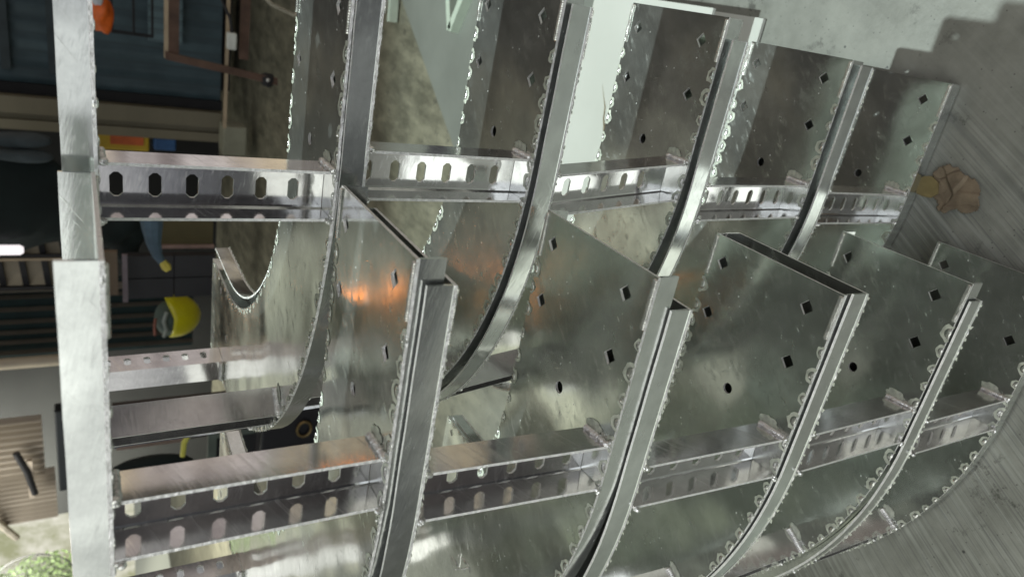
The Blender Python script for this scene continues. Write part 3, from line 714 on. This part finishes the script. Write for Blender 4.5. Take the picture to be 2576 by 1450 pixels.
# hard hat, upside down, with its dark liner
hb_ = (4.1, 17.9, 36.2); root = empty('hard_hat', hb_, 'bright yellow hard hat tipped over, with grey green lining', 'hard hat')
import bmesh
M_hat = simple('yellow_hat', (.62, .56, .01), .28, 0, .12, 9, .15)
def hat_shell():
    mb = MB(); A, B, C_ = 1.25, 1.18, 1.05; vs = []; fs = []; nu, nv = 28, 12
    for j in range(nv + 1):
        th = PI / 2 * j / nv
        for i in range(nu):
            ph = 2 * PI * i / nu; x = math.sin(th); 
            ridge = 1 + .03 * (abs(math.cos(ph)) > .9) * math.cos(th) ** 2
            dp = 1.35 * math.cos(th) * ridge; a = B * math.sin(th) * math.cos(ph); c_ = C_ * math.sin(th) * math.sin(ph)
            if j >= nv - 1 and math.cos(ph) < -.2:      # peak
                k = (-.2 - math.cos(ph)) / .8 * (1 if j == nv else .45); a -= .28 * k; dp -= .62 * k
            vs.append((dp, a, c_))
    for j in range(nv):
        for i in range(nu): fs.append((j * nu + i, j * nu + (i + 1) % nu, (j + 1) * nu + (i + 1) % nu, (j + 1) * nu + i))
    return vs, fs
vs_h, fs_h = hat_shell(); mb = MB()
ang = .12; hc = (3.75, 17.95, 36.2)
mb.add([(hc[0] + x * math.cos(ang) - y_ * math.sin(ang), hc[1] + x * math.sin(ang) + y_ * math.cos(ang), hc[2] + z) for x, y_, z in vs_h], fs_h, 0, True)
o = mb.build('shell', M_hat, root, hb_, sharp=70); md = o.modifiers.new('t', 'SOLIDIFY'); md.thickness = .006
mb = MB(); mb.blob((3.65, 18.1, 36.2), (.72, 0, 0), (0, .95, 0), (0, 0, .9), 0, 18, 12); mb.build('lining', simple('grey_green_lining', (.07, .10, .085), .8, 0, .3, 12), root, hb_)
mb = MB(); mb.tube([(3.45, 17.35, 35.35), (3.3, 17.8, 35.25), (3.42, 18.3, 35.2), (3.3, 18.7, 35.3)], .1, 8); mb.build('strap', simple('pale_strap', (.24, .27, .24), .7), root, hb_)
mb = MB(); mb.tube([(2.95, 17.8, 35.6), (2.9, 18.2, 35.5), (2.92, 18.7, 35.5)], .07, 8); mb.build('red_cord', simple('red_cord', (.25, .09, .06), .7), root, hb_)
# lower gap: brown bench, dark tarp, yellow hose, grey frame
bgb('brown_bench', .8, 5.6, 19.6, 21.4, 30, 1, simple('brown_bench', (.06, .05, .045), .7, 0, .25, 5), 'brown grey bench front seen below the bent rungs', 'bench')
bgb('bench_lip', .9, 3.6, 21.0, 21.22, 29.6, .38, simple('pink_lip', (.36, .26, .21), .6, 0, .2, 5), 'pinkish worn lip of the brown bench', 'bench lip')
lumpy('dark_tarp', (2.2, 21.3, 28), (1.6, .75, .4), M_dr, 'black green tarp bundle on the bench lip', 'tarp', 21, .1)
mb = MB(); mb.tube([(4.2, 16.3, 25), (3.7, 16.9, 25), (3.25, 17.5, 25), (3.05, 18.0, 25), (3.0, 18.6, 25)], [.07, .08, .10, .11, .10], 10)
tag(mb.build('yellow_hose', simple('yellow_hose', (.62, .60, .10), .4), None, (3.4, 17, 25)), 'bent yellow hose in the gap below the curved rungs', 'hose')
fbx = (5.7, 20.5, 28); root = empty('grey_door_frame', fbx, 'grey green frame around a dark opening below the curved rungs', 'frame')
M_gf = simple('grey_green_frame', (.10, .125, .10), .6)
for a, b_ in (((4.4, 19.6, 28), (4.75, 22, 28.3)), ((4.76, 19.6, 28), (6.4, 20.15, 28.3))):
    mb = MB(); mb.box(a, b_); mb.build('frame_side', M_gf, root, fbx)
mb = MB(); mb.box((4.76, 20.16, 28.2), (7.6, 22.5, 28.6)); mb.build('dark_opening', M_frame, root, fbx)
drum = bgb('black_case', 6.2, 9.0, 16.6, 20.5, 26, 1.2, simple('black_case', (.010, .010, .013), .4), 'black case with a brass ring beyond the curved rail', 'case', None, .1)
mb = MB(); RC = (8.0, 18.8); mb.tube([(RC[0] + .3 * math.cos(a_ * PI / 10), RC[1] + .38 * math.sin(a_ * PI / 10), 25.9) for a_ in range(21)], .06, 6); mb.build('brass_ring', simple('brass', (.30, .22, .10), .35, .8), drum, (9.0, 18.55, 26.6))
bgb('blue_case', 8.3, 9.58, 11.0, 13.6, 20, 1.5, simple('navy_case', (.02, .035, .11), .5), 'navy blue case on the floor between the two rows', 'case', None, .08)
# unseen orange glow, added so that its glare shows in the steel
m, nt, b = mat('orange_glow'); b.inputs['Base Color'].default_value = (.8, .2, .02, 1); b.inputs['Emission Color'].default_value = (1, .28, .04, 1); b.inputs['Emission Strength'].default_value = 9
mb = MB(); mb.blob((-3.4, 8.75, 18.0), (.3, 0, 0), (0, .3, 0), (0, 0, .9), 0, 16, 10); tag(mb.build('orange_glare_source', m, None, (-3.4, 8.75, 18.0)), 'unseen orange glow added for the orange glare in the front plate', 'lamp')

# glowing wall added out of view: its painted bands show in the polished rungs
m, nt, b = mat('reflection_glow')
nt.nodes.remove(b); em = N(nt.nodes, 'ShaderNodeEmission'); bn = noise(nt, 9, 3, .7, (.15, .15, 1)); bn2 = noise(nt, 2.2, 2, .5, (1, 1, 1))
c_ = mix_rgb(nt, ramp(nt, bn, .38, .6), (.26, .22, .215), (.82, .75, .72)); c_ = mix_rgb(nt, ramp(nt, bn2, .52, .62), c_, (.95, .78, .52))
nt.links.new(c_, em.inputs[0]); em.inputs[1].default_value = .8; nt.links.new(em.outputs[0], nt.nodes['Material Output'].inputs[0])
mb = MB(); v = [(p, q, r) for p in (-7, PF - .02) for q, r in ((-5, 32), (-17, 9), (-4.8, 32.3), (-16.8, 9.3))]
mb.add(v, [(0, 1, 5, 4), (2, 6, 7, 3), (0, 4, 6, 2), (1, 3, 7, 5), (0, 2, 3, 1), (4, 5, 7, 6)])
tag(mb.build('reflection_glow_wall', m, None, (PF, -11, 20)), 'unseen glowing wall added so that pinkish bands mirror in the rung tops', 'wall')

# hammered mark on the middle plate of the front row
STROKES = [[(5.96, 5.37), (6.01, 5.25)], [(5.93, 5.32), (5.94, 5.16)], [(5.89, 5.22), (5.94, 5.17)], [(5.78, 5.2), (5.83, 5.21)], [(5.73, 5.16), (5.91, 5.14)],
           [(5.76, 5.14), (5.76, 5.01)], [(5.73, 5.08), (5.73, 4.97)], [(6.04, 5.24), (5.86, 5.06), (5.74, 4.95)], [(5.84, 5.05), (5.87, 5.02)], [(5.74, 4.95), (5.78, 4.91)]]
rails = [o for o in bpy.data.objects if o.name.startswith('side_rail')]
rb_ = bpy.data.objects['cable_ladder_elbow.006']
web = [o for o in rb_.children if o.name.startswith('side_rail')][1]
mb = MB()
for st_ in STROKES: mb.tube([(3.488, q, r) for q, r in st_], .007, 6)
P_, (e_, r_) = 3.49, (1.59, 3.39)
mb.build('hammered_mark', M_bead, web, (P_ + .1, e_ + SL + RL, r_ + RL))
